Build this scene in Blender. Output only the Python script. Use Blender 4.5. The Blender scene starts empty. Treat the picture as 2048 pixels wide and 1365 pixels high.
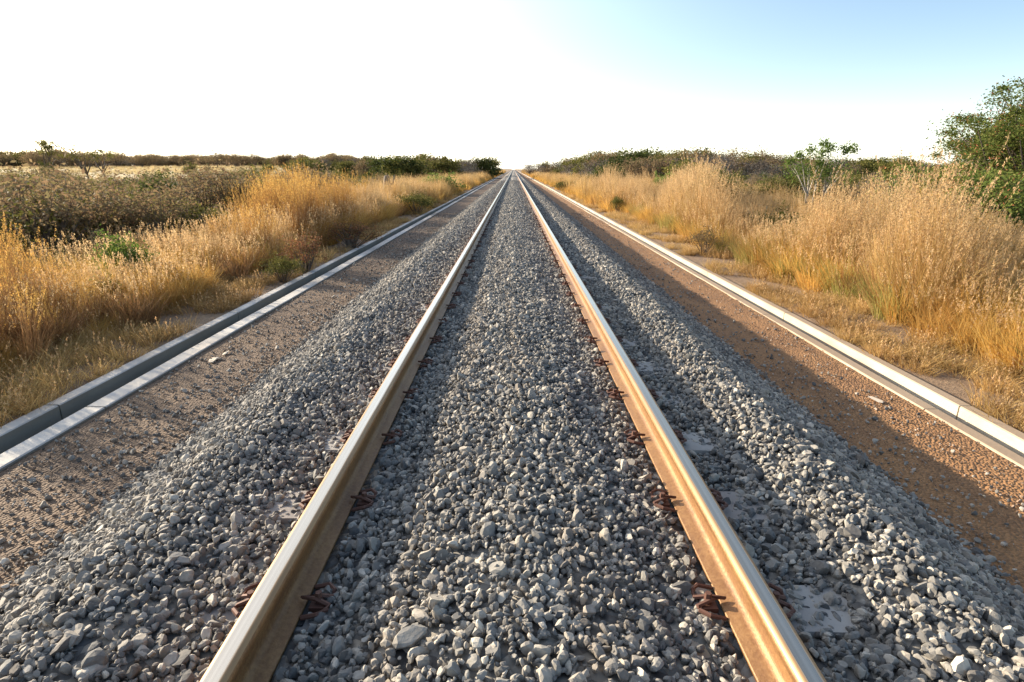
import bpy, math, random
import numpy as np
from mathutils import Vector, noise

R = math.radians
rng = np.random.default_rng(7)
random.seed(7)
S = bpy.context.scene
COL = S.collection

# ------------------------------------------------------------------ camera
F_PX, VPX, VPY = 1138.0, 1027.0, 338.0          # in the photograph's 2048 px frame
PITCH = math.atan((682.5 - VPY) / F_PX)
CAM_Z = 1.80
cam = bpy.data.objects.new('camera', bpy.data.cameras.new('camera'))
COL.objects.link(cam); S.camera = cam
cam.location = (0, 0, CAM_Z)
cam.rotation_euler = (math.pi / 2 - PITCH, 0, math.atan((VPX - 1024) / F_PX))
cam.data.sensor_width = 36.0; cam.data.lens = 36.0 * F_PX / 2048.0
cam.data.clip_start = 0.05; cam.data.clip_end = 9000

# ------------------------------------------------------------------ light
SUN_EL, SUN_AZ = 17.3, 60.0                     # azimuth: degrees to the left of the track's direction
w = bpy.data.worlds.new('World'); S.world = w; w.use_nodes = True
nt = w.node_tree; nt.nodes.clear()
sky = nt.nodes.new('ShaderNodeTexSky'); sky.sky_type = 'NISHITA'; sky.sun_disc = False
sky.sun_elevation = R(SUN_EL); sky.sun_rotation = R(-SUN_AZ)
sky.air_density = 1.0; sky.dust_density = 0.6; sky.ozone_density = 2.2
bg = nt.nodes.new('ShaderNodeBackground'); bg.inputs['Strength'].default_value = 0.098
wo = nt.nodes.new('ShaderNodeOutputWorld')
# milky dust band low over the whole horizon, thickest at the horizon
tc = nt.nodes.new('ShaderNodeTexCoord'); sx = nt.nodes.new('ShaderNodeSeparateXYZ'); nt.links.new(tc.outputs['Generated'], sx.inputs[0])
def wm(op, a, b):
    o = nt.nodes.new('ShaderNodeMath'); o.operation = op
    for v, i in ((a, 0), (b, 1)):
        if isinstance(v, (int, float)): o.inputs[i].default_value = v
        else: nt.links.new(v, o.inputs[i])
    return o.outputs[0]
hz = wm('MULTIPLY', wm('EXPONENT', wm('MULTIPLY', wm('ABSOLUTE', sx.outputs[2], 0), -15.5), 0), 0.37)
# and the wide pale glow of the low sun in that dust
dp = nt.nodes.new('ShaderNodeVectorMath'); dp.operation = 'DOT_PRODUCT'; nt.links.new(tc.outputs['Generated'], dp.inputs[0])
dp.inputs[1].default_value = (-math.sin(R(SUN_AZ)) * math.cos(R(SUN_EL)), math.cos(R(SUN_AZ)) * math.cos(R(SUN_EL)), math.sin(R(SUN_EL)))
hz = wm('ADD', hz, wm('MINIMUM', wm('MULTIPLY', wm('EXPONENT', wm('MULTIPLY', wm('SUBTRACT', dp.outputs['Value'], 0.53), 4.0), 0), 0.19), 0.36))
hb = nt.nodes.new('ShaderNodeBackground'); hb.inputs[0].default_value = (1.0, 0.985, 0.94, 1); nt.links.new(hz, hb.inputs[1])
ad = nt.nodes.new('ShaderNodeAddShader')
nt.links.new(sky.outputs[0], bg.inputs[0]); nt.links.new(bg.outputs[0], ad.inputs[0]); nt.links.new(hb.outputs[0], ad.inputs[1])
nt.links.new(ad.outputs[0], wo.inputs[0])
sl = bpy.data.lights.new('sun', 'SUN'); sl.energy = 5.0; sl.angle = R(0.6); sl.color = (1.0, 0.86, 0.66)
sun = bpy.data.objects.new('sun', sl); COL.objects.link(sun)
sdir = Vector((-math.sin(R(SUN_AZ)) * math.cos(R(SUN_EL)), math.cos(R(SUN_AZ)) * math.cos(R(SUN_EL)), math.sin(R(SUN_EL))))
sun.rotation_euler = sdir.to_track_quat('Z', 'Y').to_euler()
S.view_settings.view_transform = 'Standard'; S.view_settings.look = 'None'
S.view_settings.exposure = 1.25; S.view_settings.gamma = 1.0
S.render.engine = 'CYCLES'
S.cycles.max_bounces = 5; S.cycles.diffuse_bounces = 2; S.cycles.glossy_bounces = 2
S.cycles.transmission_bounces = 4; S.cycles.transparent_max_bounces = 4

# ------------------------------------------------------------------ helpers
def at(px, py, Y):
    """point of the vertical plane y=Y seen at photograph pixel (px, py)"""
    u = (px - 1024) / F_PX; v = (682.5 - py) / F_PX
    yaw = cam.rotation_euler.z
    cp, sp = math.cos(PITCH), math.sin(PITCH)
    d = Vector((u, cp + v * sp, v * cp - sp))
    d = Vector((d.x * math.cos(yaw) - d.y * math.sin(yaw), d.x * math.sin(yaw) + d.y * math.cos(yaw), d.z))
    return Vector((0, 0, CAM_Z)) + d * (Y / d.y)

def ground_z(x, y):
    z = 0.0
    # left: falls a little behind the verge, then the meadow rises to the wood
    if x < -6:
        z -= 0.45 * min(1, (-6 - x) / 5)
        t = max(0, min(1, (y - 38) / 50)) * max(0, min(1, (-x - 12) / 20))
        z += 2.3 * t * t * (3 - 2 * t)
    if x > 5:
        z -= 0.15 * min(1, (x - 5) / 4)
    if abs(x) > 3.8:
        k = min(1, (abs(x) - 3.8) / 1.5)
        z += k * (0.10 * noise.noise(Vector((x * 0.35, y * 0.35, 0))) + 0.05 * noise.noise(Vector((x * 1.3, y * 1.3, 4))))
        z += 0.3 * min(1, (abs(x) - 3.8) / 20) * noise.noise(Vector((x * 0.04, y * 0.04, 9)))
    return z

def link(name, data, parent=None):
    o = bpy.data.objects.new(name, data); COL.objects.link(o)
    if parent: o.parent = parent
    return o

def tag(o, label=None, cat=None, group=None, kind=None):
    if label: o['label'] = label
    if cat: o['category'] = cat
    if group: o['group'] = group
    if kind: o['kind'] = kind
    return o

def mesh(name, v, f, m=None, smooth=False, uniform=None):
    """v (n,3); f list of faces, or (k,3)/(k,4) int array"""
    me = bpy.data.meshes.new(name)
    if isinstance(f, np.ndarray):
        n = f.shape[1]
        me.vertices.add(len(v)); me.vertices.foreach_set('co', np.asarray(v, np.float32).ravel())
        me.loops.add(f.size); me.loops.foreach_set('vertex_index', f.astype(np.int32).ravel())
        me.polygons.add(len(f)); me.polygons.foreach_set('loop_start', np.arange(0, f.size, n, dtype=np.int32))
        me.update(calc_edges=True)
    else:
        me.from_pydata([tuple(p) for p in v], [], f); me.update()
    if smooth: me.polygons.foreach_set('use_smooth', [True] * len(me.polygons))
    if m: me.materials.append(m)
    return me

class MB:
    def __init__(s): s.v = []; s.f = []
    def add(s, v, f):
        n = len(s.v); s.v += [tuple(p) for p in v]; s.f += [tuple(i + n for i in q) for q in f]
    def box(s, x0, x1, y0, y1, z0, z1):
        s.add([(x0,y0,z0),(x1,y0,z0),(x1,y1,z0),(x0,y1,z0),(x0,y0,z1),(x1,y0,z1),(x1,y1,z1),(x0,y1,z1)],
              [(0,3,2,1),(4,5,6,7),(0,1,5,4),(1,2,6,5),(2,3,7,6),(3,0,4,7)])
    def tube(s, pts, rad, n=5):
        pts = [Vector(p) for p in pts]; base = len(s.v); ring = []
        for i, p in enumerate(pts):
            d = (pts[min(i + 1, len(pts) - 1)] - pts[max(i - 1, 0)])
            d = d.normalized() if d.length > 1e-6 else Vector((0, 0, 1))
            a = d.cross(Vector((0.31, 0.87, 0.21))).normalized(); b = d.cross(a)
            for k in range(n):
                t = 2 * math.pi * k / n
                s.v.append(tuple(p + (a * math.cos(t) + b * math.sin(t)) * rad[i]))
        for i in range(len(pts) - 1):
            for k in range(n):
                s.f.append((base + i*n + k, base + i*n + (k+1) % n, base + (i+1)*n + (k+1) % n, base + (i+1)*n + k))
        s.f.append(tuple(base + k for k in reversed(range(n)))); s.f.append(tuple(base + (len(pts)-1)*n + k for k in range(n)))
    def mesh(s, name, m, smooth=False): return mesh(name, s.v, s.f, m, smooth)

# ------------------------------------------------------------------ materials
class NT:
    def __init__(s, name):
        s.m = bpy.data.materials.new(name); s.m.use_nodes = True
        s.t = s.m.node_tree; s.p = s.t.nodes['Principled BSDF']; s.out = s.t.nodes['Material Output']
    def n(s, typ, **kw):
        o = s.t.nodes.new(typ)
        for k, v in kw.items(): setattr(o, k, v)
        return o
    def l(s, a, b): s.t.links.new(a, b)
    def pos(s, scale=(1, 1, 1)):
        g = s.n('ShaderNodeNewGeometry'); mp = s.n('ShaderNodeMapping'); mp.inputs['Scale'].default_value = scale
        s.l(g.outputs['Position'], mp.inputs[0]); return mp.outputs[0]
    def noise(s, vec, scale, detail=4, rough=0.6):
        o = s.n('ShaderNodeTexNoise'); o.inputs['Scale'].default_value = scale
        o.inputs['Detail'].default_value = detail; o.inputs['Roughness'].default_value = rough
        s.l(vec, o.inputs['Vector']); return o.outputs['Fac']
    def ramp(s, fac, stops):
        o = s.n('ShaderNodeValToRGB'); e = o.color_ramp.elements
        while len(e) < len(stops): e.new(0.5)
        for i, (p, c) in enumerate(stops): e[i].position = p; e[i].color = (*c, 1)
        s.l(fac, o.inputs[0]); return o.outputs[0]
    def mix(s, fac, a, b, blend='MIX'):
        o = s.n('ShaderNodeMix', data_type='RGBA', blend_type=blend)
        if isinstance(fac, (int, float)): o.inputs[0].default_value = fac
        else: s.l(fac, o.inputs[0])
        for v, i in ((a, 6), (b, 7)):
            if isinstance(v, tuple): o.inputs[i].default_value = (*v, 1)
            else: s.l(v, o.inputs[i])
        return o.outputs[2]
    def bump(s, h, strength, dist):
        o = s.n('ShaderNodeBump'); o.inputs['Strength'].default_value = strength; o.inputs['Distance'].default_value = dist
        s.l(h, o.inputs['Height']); s.l(o.outputs[0], s.p.inputs['Normal']); return o
    def math(s, op, a, b):
        o = s.n('ShaderNodeMath', operation=op)
        for v, i in ((a, 0), (b, 1)):
            if isinstance(v, (int, float)): o.inputs[i].default_value = v
            else: s.l(v, o.inputs[i])
        return o.outputs[0]

def mat_leaf(name, cols, trans=0.4, patch=None, tcol=None):
    """thin dry leaf or blade: random colour per blade, light shining through"""
    t = NT(name); g = t.n('ShaderNodeNewGeometry')
    n = len(cols)
    c = t.ramp(g.outputs['Random Per Island'], [(i / max(1, n - 1), cols[i]) for i in range(n)])
    oi = t.n('ShaderNodeObjectInfo')
    if patch:
        f = t.ramp(t.noise(t.pos(), 0.45, 2), [(0.42, (0, 0, 0)), (0.62, (1, 1, 1))])
        c = t.mix(f, c, t.mix(0.55, c, patch))
    v = t.math('ADD', t.math('MULTIPLY', oi.outputs['Random'], 0.5), 0.75)
    hs = t.n('ShaderNodeHueSaturation'); t.l(v, hs.inputs['Value']); t.l(c, hs.inputs['Color']); c = hs.outputs[0]
    t.l(c, t.p.inputs['Base Color']); t.p.inputs['Roughness'].default_value = 0.8; t.p.inputs['Specular IOR Level'].default_value = .15
    tr = t.n('ShaderNodeBsdfTranslucent')
    t.l(t.mix(1.0, c, tcol, 'MULTIPLY') if tcol else c, tr.inputs[0])
    ms = t.n('ShaderNodeMixShader'); ms.inputs[0].default_value = trans
    t.l(t.p.outputs[0], ms.inputs[1]); t.l(tr.outputs[0], ms.inputs[2]); t.l(ms.outputs[0], t.out.inputs[0])
    return t.m

M = {}
M['gold'] = mat_leaf('golden_grass', [(.50,.27,.06), (.62,.38,.09), (.68,.46,.15), (.46,.23,.06)], .5, (.30,.13,.04))
M['pale_grass'] = mat_leaf('pale_grass', [(.44,.34,.17), (.54,.43,.23), (.60,.50,.29)], .4)
M['straw'] = mat_leaf('straw_grass', [(.42,.26,.09), (.54,.36,.13), (.60,.43,.18), (.36,.20,.08)], .45, (.26,.13,.05))
M['seed'] = mat_leaf('seed_head', [(.56,.38,.19), (.66,.48,.26), (.46,.28,.14)], .5)
M['olive_grass'] = mat_leaf('olive_grass', [(.24,.24,.06), (.34,.31,.09), (.44,.36,.13)], .45, (.3,.2,.06))
M['leaf_olive'] = mat_leaf('olive_leaf', [(.085,.085,.02), (.13,.125,.03), (.20,.17,.05)], .35)
M['leaf_dark'] = mat_leaf('dark_leaf', [(.045,.055,.016), (.075,.09,.022), (.12,.13,.03)], .3)
M['leaf_green'] = mat_leaf('fresh_leaf', [(.09,.15,.03), (.14,.21,.04), (.20,.25,.06)], .45)
M['leaf_feather'] = mat_leaf('feathery_leaf', [(.08,.12,.025), (.14,.18,.04), (.22,.21,.06)], .4)
M['rust_grass'] = mat_leaf('rust_grass', [(.28,.14,.06), (.38,.21,.09), (.22,.13,.06)], .4)
M['leaf_brown'] = mat_leaf('dry_leaf', [(.15,.095,.055), (.23,.15,.085), (.16,.135,.06), (.28,.195,.105)], .4)
M['leaf_grey'] = mat_leaf('bare_twig', [(.13,.10,.08), (.19,.15,.12), (.10,.085,.06)], .1)
M['leaf_rust'] = mat_leaf('rust_leaf', [(.22,.09,.05), (.30,.14,.07), (.12,.12,.04)], .35)
M['pod'] = mat_leaf('seed_pod', [(.24,.09,.045), (.32,.13,.06)], .2)
M['agave'] = mat_leaf('agave_leaf', [(.32,.36,.27), (.42,.45,.35)], .1)

def mat_bark(name, c0, c1):
    t = NT(name); f = t.noise(t.pos((6, 6, 1.2)), 4, 5)
    t.l(t.ramp(f, [(.35, c0), (.65, c1)]), t.p.inputs['Base Color']); t.p.inputs['Roughness'].default_value = .85
    t.bump(f, .6, .02); return t.m
M['bark'] = mat_bark('brown_bark', (.07, .05, .035), (.17, .13, .10))
M['bark_pale'] = mat_bark('pale_bark', (.30, .26, .21), (.50, .45, .38))
M['termite'] = mat_bark('weathered_wood', (.10, .075, .05), (.20, .16, .12))

def mat_soil():
    t = NT('dry_soil'); p = t.pos()
    a = t.noise(p, .5, 6); b = t.noise(p, 9, 6, .7); fine = t.noise(p, 60, 3, .7)
    c = t.ramp(a, [(.35, (.20, .12, .065)), (.5, (.27, .17, .10)), (.66, (.34, .235, .14))])
    c = t.mix(.5, c, t.ramp(b, [(.3, (.13, .08, .045)), (.7, (.36, .25, .15))]))
    # straw-coloured cover where the dry grass grows thick, away from the line
    g = t.n('ShaderNodeNewGeometry'); s = t.n('ShaderNodeSeparateXYZ'); t.l(g.outputs['Position'], s.inputs[0])
    ax = t.math('ABSOLUTE', s.outputs['X'], 0)
    mr = t.n('ShaderNodeMapRange'); t.l(ax, mr.inputs[0]); mr.inputs[1].default_value = 9; mr.inputs[2].default_value = 30
    c = t.mix(mr.outputs[0], c, t.ramp(a, [(.35, (.42, .31, .15)), (.65, (.56, .44, .24))]))
    t.l(c, t.p.inputs['Base Color']); t.p.inputs['Roughness'].default_value = .95
    t.bump(t.math('ADD', b, t.math('MULTIPLY', fine, .4)), .8, .05); return t.m
M['soil'] = mat_soil()

def mat_shoulder(name, k=(1, 1, 1)):
    t = NT(name); p = t.pos()
    vo = t.n('ShaderNodeTexVoronoi'); vo.inputs['Scale'].default_value = 55; t.l(p, vo.inputs['Vector'])
    b = t.noise(p, 1.4, 5); st = t.noise(t.pos((5, .35, 1)), 1.6, 4)      # tyre and water tracks run along the line
    sep = t.n('ShaderNodeSeparateColor'); t.l(vo.outputs['Color'], sep.inputs[0])
    c = t.ramp(sep.outputs[0], [(0, (.13, .07, .035)), (.5, (.25, .14, .07)), (1, (.36, .22, .12))])
    c = t.mix(.45, c, t.ramp(st, [(.35, (.15, .085, .045)), (.65, (.40, .235, .11))]))
    c = t.mix(.35, c, t.ramp(b, [(.35, (.17, .10, .055)), (.65, (.34, .205, .10))]))
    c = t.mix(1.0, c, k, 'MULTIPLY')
    t.l(c, t.p.inputs['Base Color']); t.p.inputs['Roughness'].default_value = .9
    t.bump(t.math('SUBTRACT', t.math('MULTIPLY', b, 1.0), t.math('MULTIPLY', vo.outputs['Distance'], .5)), .9, .03); return t.m
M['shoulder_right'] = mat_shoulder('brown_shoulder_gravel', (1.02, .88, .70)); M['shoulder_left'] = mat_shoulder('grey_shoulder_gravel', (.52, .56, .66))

def ballast_col(t, fac):
    c = t.ramp(fac, [(0, (.07, .068, .066)), (.3, (.155, .146, .132)), (.6, (.25, .232, .202)), (.85, (.34, .30, .245)), (1, (.50, .45, .375))])
    st = t.noise(t.pos((7, .22, 1)), 1.5, 3)                               # dust lying in lines along the track
    return t.mix(t.ramp(st, [(.45, (0, 0, 0)), (.7, (.6, .6, .6))]), c, t.mix(.6, c, (.32, .25, .18)))
def mat_ballast_bed():
    t = NT('ballast_bed'); p = t.pos()
    vo = t.n('ShaderNodeTexVoronoi'); vo.inputs['Scale'].default_value = 20; t.l(p, vo.inputs['Vector'])
    sep = t.n('ShaderNodeSeparateColor'); t.l(vo.outputs['Color'], sep.inputs[0])
    c = ballast_col(t, sep.outputs[0])
    t.l(c, t.p.inputs['Base Color']); t.p.inputs['Roughness'].default_value = .85
    t.bump(t.math('SUBTRACT', 1.0, vo.outputs['Distance']), 1.0, .05); return t.m
M['bed'] = mat_ballast_bed()
def mat_stone():
    t = NT('ballast_stone'); oi = t.n('ShaderNodeObjectInfo')
    c = ballast_col(t, oi.outputs['Random'])
    f = t.noise(t.pos(), 60, 3); c = t.mix(.35, c, t.mix(1.0, c, t.ramp(f, [(.3, (.5, .5, .5)), (.7, (1.5, 1.5, 1.5))]), 'MULTIPLY'))
    t.l(c, t.p.inputs['Base Color']); t.p.inputs['Roughness'].default_value = .85; t.bump(f, .5, .004); return t.m
M['stone'] = mat_stone()
def mat_pebble():
    t = NT('pebble'); oi = t.n('ShaderNodeObjectInfo')
    t.l(t.ramp(oi.outputs['Random'], [(0, (.12, .08, .055)), (.6, (.27, .18, .12)), (1, (.42, .34, .27))]), t.p.inputs['Base Color'])
    t.p.inputs['Roughness'].default_value = .9; return t.m
M['pebble'] = mat_pebble()

def mat_concrete(name, c0, c1, dirt=(.30, .22, .15)):
    t = NT(name); p = t.pos(); a = t.noise(p, 2.2, 6); b = t.noise(p, 45, 4)
    st = t.noise(t.pos((1, .5, 3)), 1.1, 4)
    c = t.mix(t.ramp(st, [(.48, (0, 0, 0)), (.72, (.75, .75, .75))]), t.ramp(a, [(.3, c0), (.7, c1)]), dirt)
    t.l(c, t.p.inputs['Base Color']); t.p.inputs['Roughness'].default_value = .85
    t.bump(t.math('ADD', a, t.math('MULTIPLY', b, .3)), .35, .02); return t.m
M['concrete'] = mat_concrete('channel_concrete', (.36, .33, .29), (.54, .50, .44))
def dusty(name):
    m = mat_concrete(name, (.44, .38, .28), (.58, .51, .40)); t = m.node_tree; p = t.nodes['Principled BSDF']
    src = p.inputs['Base Color'].links[0].from_socket
    g = t.nodes.new('ShaderNodeNewGeometry'); s = t.nodes.new('ShaderNodeSeparateXYZ'); t.links.new(g.outputs['True Normal'], s.inputs[0])
    mr = t.nodes.new('ShaderNodeMapRange'); mr.inputs[1].default_value = .3; mr.inputs[2].default_value = .9; mr.inputs[4].default_value = .8; t.links.new(s.outputs[2], mr.inputs[0])
    mx = t.nodes.new('ShaderNodeMix'); mx.data_type = 'RGBA'; t.links.new(mr.outputs[0], mx.inputs[0]); t.links.new(src, mx.inputs[6]); mx.inputs[7].default_value = (.30, .20, .12, 1)
    t.links.new(mx.outputs[2], p.inputs['Base Color']); return m
M['concrete_dusty'] = dusty('dusty_channel_concrete')
def shade_sides(name):
    # shade painted into the colour: upright faces darker than the tops
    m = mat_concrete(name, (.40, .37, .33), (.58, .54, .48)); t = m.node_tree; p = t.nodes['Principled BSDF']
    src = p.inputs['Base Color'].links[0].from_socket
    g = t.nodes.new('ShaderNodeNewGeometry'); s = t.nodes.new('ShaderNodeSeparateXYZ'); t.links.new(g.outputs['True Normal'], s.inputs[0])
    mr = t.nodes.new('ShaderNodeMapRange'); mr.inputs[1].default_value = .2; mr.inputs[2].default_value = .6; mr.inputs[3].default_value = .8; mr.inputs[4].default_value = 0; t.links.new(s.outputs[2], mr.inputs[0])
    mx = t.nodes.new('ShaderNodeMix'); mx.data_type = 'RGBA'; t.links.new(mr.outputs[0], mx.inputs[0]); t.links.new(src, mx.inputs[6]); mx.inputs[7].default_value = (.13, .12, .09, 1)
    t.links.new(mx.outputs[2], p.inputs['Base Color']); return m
M['concrete'] = shade_sides('painted_shade_channel_concrete')
M['sleeper'] = mat_concrete('sleeper_concrete', (.26, .24, .22), (.38, .35, .31), (.17, .10, .07))

def mat_steel_top():
    """bright worn running band, browned edges"""
    t = NT('polished_rail_head'); a = t.noise(t.pos((60, .25, 1)), 1.0, 3); b = t.noise(t.pos((25, 1.2, 1)), 2.0, 4)
    tc = t.n('ShaderNodeTexCoord'); s_ = t.n('ShaderNodeSeparateXYZ'); t.l(tc.outputs['Object'], s_.inputs[0])
    ed = t.math('ADD', t.math('ABSOLUTE', s_.outputs['X'], 0), t.math('MULTIPLY', t.math('SUBTRACT', b, .5), .012))
    mr = t.n('ShaderNodeMapRange'); t.l(ed, mr.inputs[0]); mr.inputs[1].default_value = .018; mr.inputs[2].default_value = .023
    c = t.ramp(a, [(.35, (.56, .47, .36)), (.65, (.72, .62, .49))])
    t.l(t.mix(mr.outputs[0], c, t.mix(b, (.22, .12, .06), (.42, .27, .13))), t.p.inputs['Base Color'])
    m2 = t.n('ShaderNodeMapRange'); t.l(mr.outputs[0], m2.inputs[0]); m2.inputs[3].default_value = 1; m2.inputs[4].default_value = .45
    t.l(m2.outputs[0], t.p.inputs['Metallic'])
    t.l(t.math('ADD', t.math('MULTIPLY', a, .25), t.math('ADD', .10, t.math('MULTIPLY', mr.outputs[0], .22))), t.p.inputs['Roughness']); return t.m
def mat_steel_side():
    t = NT('rusty_rail_steel'); a = t.noise(t.pos((3, .5, 3)), 3, 5); b = t.noise(t.pos(), 70, 4, .7); d = t.noise(t.pos((1, .6, 4)), 9, 5, .7)
    c = t.ramp(a, [(.35, (.16, .07, .024)), (.65, (.34, .18, .06))])
    c = t.mix(.5, c, t.ramp(d, [(.35, (.14, .06, .025)), (.55, (.27, .135, .045)), (.72, (.36, .20, .08))]))
    c = t.mix(.3, c, t.ramp(b, [(.35, (.09, .04, .02)), (.7, (.38, .23, .10))]))
    t.l(c, t.p.inputs['Base Color']); t.p.inputs['Roughness'].default_value = .5; t.p.inputs['Metallic'].default_value = .3
    t.bump(t.math('ADD', b, d), .45, .004); return t.m
M['rail_top'] = mat_steel_top(); M['rail_side'] = mat_steel_side()
def plain(name, c, r=.7, metal=0):
    t = NT(name); f = t.noise(t.pos(), 40, 3)
    t.l(t.mix(f, tuple(x * .75 for x in c), tuple(min(1, x * 1.25) for x in c)), t.p.inputs['Base Color'])
    t.p.inputs['Roughness'].default_value = r; t.p.inputs['Metallic'].default_value = metal; return t.m
M['clip'] = plain('rusty_clip', (.13, .06, .04), .7, .2)
M['pad'] = plain('rubber_pad', (.03, .03, .03), .8)
M['pale_stone'] = plain('pale_stone', (.52, .44, .34), .9)
M['limestone'] = plain('litter_white', (.62, .60, .52), .7)

# ------------------------------------------------------------------ scattering (geometry of its own, instanced inside one object)
def gn_group():
    g = bpy.data.node_groups.new('scatter', 'GeometryNodeTree')
    g.interface.new_socket('Geometry', in_out='INPUT', socket_type='NodeSocketGeometry')
    g.interface.new_socket('Geometry', in_out='OUTPUT', socket_type='NodeSocketGeometry')
    gi = g.nodes.new('NodeGroupInput'); go = g.nodes.new('NodeGroupOutput')
    sep = g.nodes.new('GeometryNodeSeparateGeometry'); sep.domain = 'POINT'
    def attr(nm, ty):
        a = g.nodes.new('GeometryNodeInputNamedAttribute'); a.data_type = ty; a.inputs[0].default_value = nm
        return [o for o in a.outputs if o.enabled and o.name == 'Attribute'][0]
    g.links.new(gi.outputs[0], sep.inputs[0]); g.links.new(attr('proto', 'BOOLEAN'), sep.inputs[1])
    iop = g.nodes.new('GeometryNodeInstanceOnPoints')
    g.links.new(sep.outputs[1], iop.inputs['Points']); g.links.new(sep.outputs[0], iop.inputs['Instance'])
    g.links.new(attr('rot', 'FLOAT_VECTOR'), iop.inputs['Rotation']); g.links.new(attr('scl', 'FLOAT_VECTOR'), iop.inputs['Scale'])
    g.links.new(iop.outputs[0], go.inputs[0])
    return g
SC = gn_group()

def scatter(name, proto, pts, rots, scls, parent=None):
    """proto: a mesh; the object's mesh holds it plus one loose vertex per place"""
    nv, npnt = len(proto.vertices), len(pts)
    me = proto.copy(); me.name = name
    me.vertices.add(npnt)
    co = np.empty((nv + npnt) * 3, np.float32); me.vertices.foreach_get('co', co)
    co = co.reshape(-1, 3); co[nv:] = np.asarray(pts, np.float32); me.vertices.foreach_set('co', co.ravel())
    a = me.attributes.new('proto', 'BOOLEAN', 'POINT'); b = np.zeros(nv + npnt, bool); b[:nv] = True; a.data.foreach_set('value', b)
    a = me.attributes.new('rot', 'FLOAT_VECTOR', 'POINT'); r = np.zeros((nv + npnt, 3), np.float32); r[nv:] = rots; a.data.foreach_set('vector', r.ravel())
    a = me.attributes.new('scl', 'FLOAT_VECTOR', 'POINT'); r = np.ones((nv + npnt, 3), np.float32)
    sc = np.asarray(scls, np.float32); r[nv:] = sc if sc.ndim == 2 else sc[:, None]; a.data.foreach_set('vector', r.ravel())
    me.update()
    o = link(name, me, parent); md = o.modifiers.new('scatter', 'NODES'); md.node_group = SC
    return o

# ------------------------------------------------------------------ setting: ground
def bed_z(x):
    """height of the ballast over the ground z=0 (rail top 0.58)"""
    ax = abs(x)
    return float(np.interp(ax, [0, .28, .50, .66, .86, 1.0, 1.20, 1.38, 1.52, 1.92, 2.24, 2.32], [.530, .498, .448, .434, .428, .430, .458, .472, .44, .19, .01, 0]))

def axis(segs):
    out = []
    for a, b, st in segs:
        n = max(1, round((b - a) / st)); out += [a + (b - a) * i / n for i in range(n)]
    out.append(segs[-1][1]); return out

def grid_mesh(name, xs, ys, fz, m, smooth=True):
    v = [(x, y, fz(x, y)) for y in ys for x in xs]
    nx = len(xs)
    f = np.array([(j*nx+i, j*nx+i+1, (j+1)*nx+i+1, (j+1)*nx+i) for j in range(len(ys)-1) for i in range(nx-1)], np.int32)
    return mesh(name, np.array(v), f, m, smooth)

ys = axis([(-6, 0, 2), (0, 30, .5), (30, 120, 3), (120, 400, 20), (400, 1200, 200), (1200, 4000, 700)])
for sgn, side in ((-1, 'left'), (1, 'right')):
    xs = axis([(3.64 if sgn < 0 else 3.55, 12, .45), (12, 60, 3), (60, 200, 20), (200, 1000, 200), (1000, 3500, 800)])
    xs = [x * sgn for x in xs]
    if sgn < 0: xs = xs[::-1]
    o = link('ground', grid_mesh('ground', xs, ys, ground_z, M['soil'])); tag(o, kind='structure')
def sh_z(x, y): return .012 * noise.noise(Vector((x * 2.2, y * .5, 1))) + .006 * noise.noise(Vector((x * 9, y * 3, 2))) - .004
ysn = axis([(-6, 0, 1), (0, 15, .15), (15, 40, .5), (40, 200, 5), (200, 1200, 100)])
for sgn in (-1, 1):
    xs = [x * sgn for x in axis([(1.9, 3.21, .1)])]
    if sgn < 0: xs = xs[::-1]
    o = link('gravel_shoulder', grid_mesh('gravel_shoulder', xs, ysn, sh_z, M['shoulder_left' if sgn < 0 else 'shoulder_right'])); tag(o, kind='structure')

xs = axis([(-2.34, 2.34, .07)])
def bz(x, y):
    if abs(x) > 2.33: return -.03
    k = min(1, max(0, (2.3 - abs(x)) / .3))
    e = .10 * noise.noise(Vector((x * 0 + 3, y * .5, 2 + math.copysign(7, x)))) if abs(x) > 1.6 else 0
    return bed_z(x * (1 + .35 * e * (abs(x) - 1.6))) - .03 + k * (.022 * noise.noise(Vector((x * 1.6, y * 1.1, 5))) + .014 * noise.noise(Vector((x * 5, y * 5, 8)))) - .012 * abs(noise.noise(Vector((x * 14, y * 14, 3))))
ysb = axis([(-2, 0, .5), (0, 14, .09), (14, 40, .4), (40, 200, 4), (200, 1200, 100)])
bed = link('ballast', grid_mesh('ballast', xs, ysb, bz, M['bed'], False)); tag(bed, kind='structure')

def rock(name, m, seed, sub=2, flat=.75):
    r = random.Random(seed)
    import bmesh
    bm = bmesh.new(); bmesh.ops.create_icosphere(bm, subdivisions=sub, radius=1)
    sx, sy, sz = r.uniform(.8, 1.25), r.uniform(.8, 1.25), flat * r.uniform(.8, 1.15)
    cuts = [(Vector((r.gauss(0, 1), r.gauss(0, 1), r.gauss(0, 1))).normalized(), r.uniform(.40, .66)) for _ in range(8)]
    for v in bm.verts:
        for n, d in cuts:
            k = v.co.dot(n)
            if k > d: v.co -= n * (k - d)
        v.co *= 1 + r.uniform(-.035, .035); v.co.x *= sx; v.co.y *= sy; v.co.z *= sz
    me = bpy.data.meshes.new(name); bm.to_mesh(me); bm.free(); me.materials.append(m); return me

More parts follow.
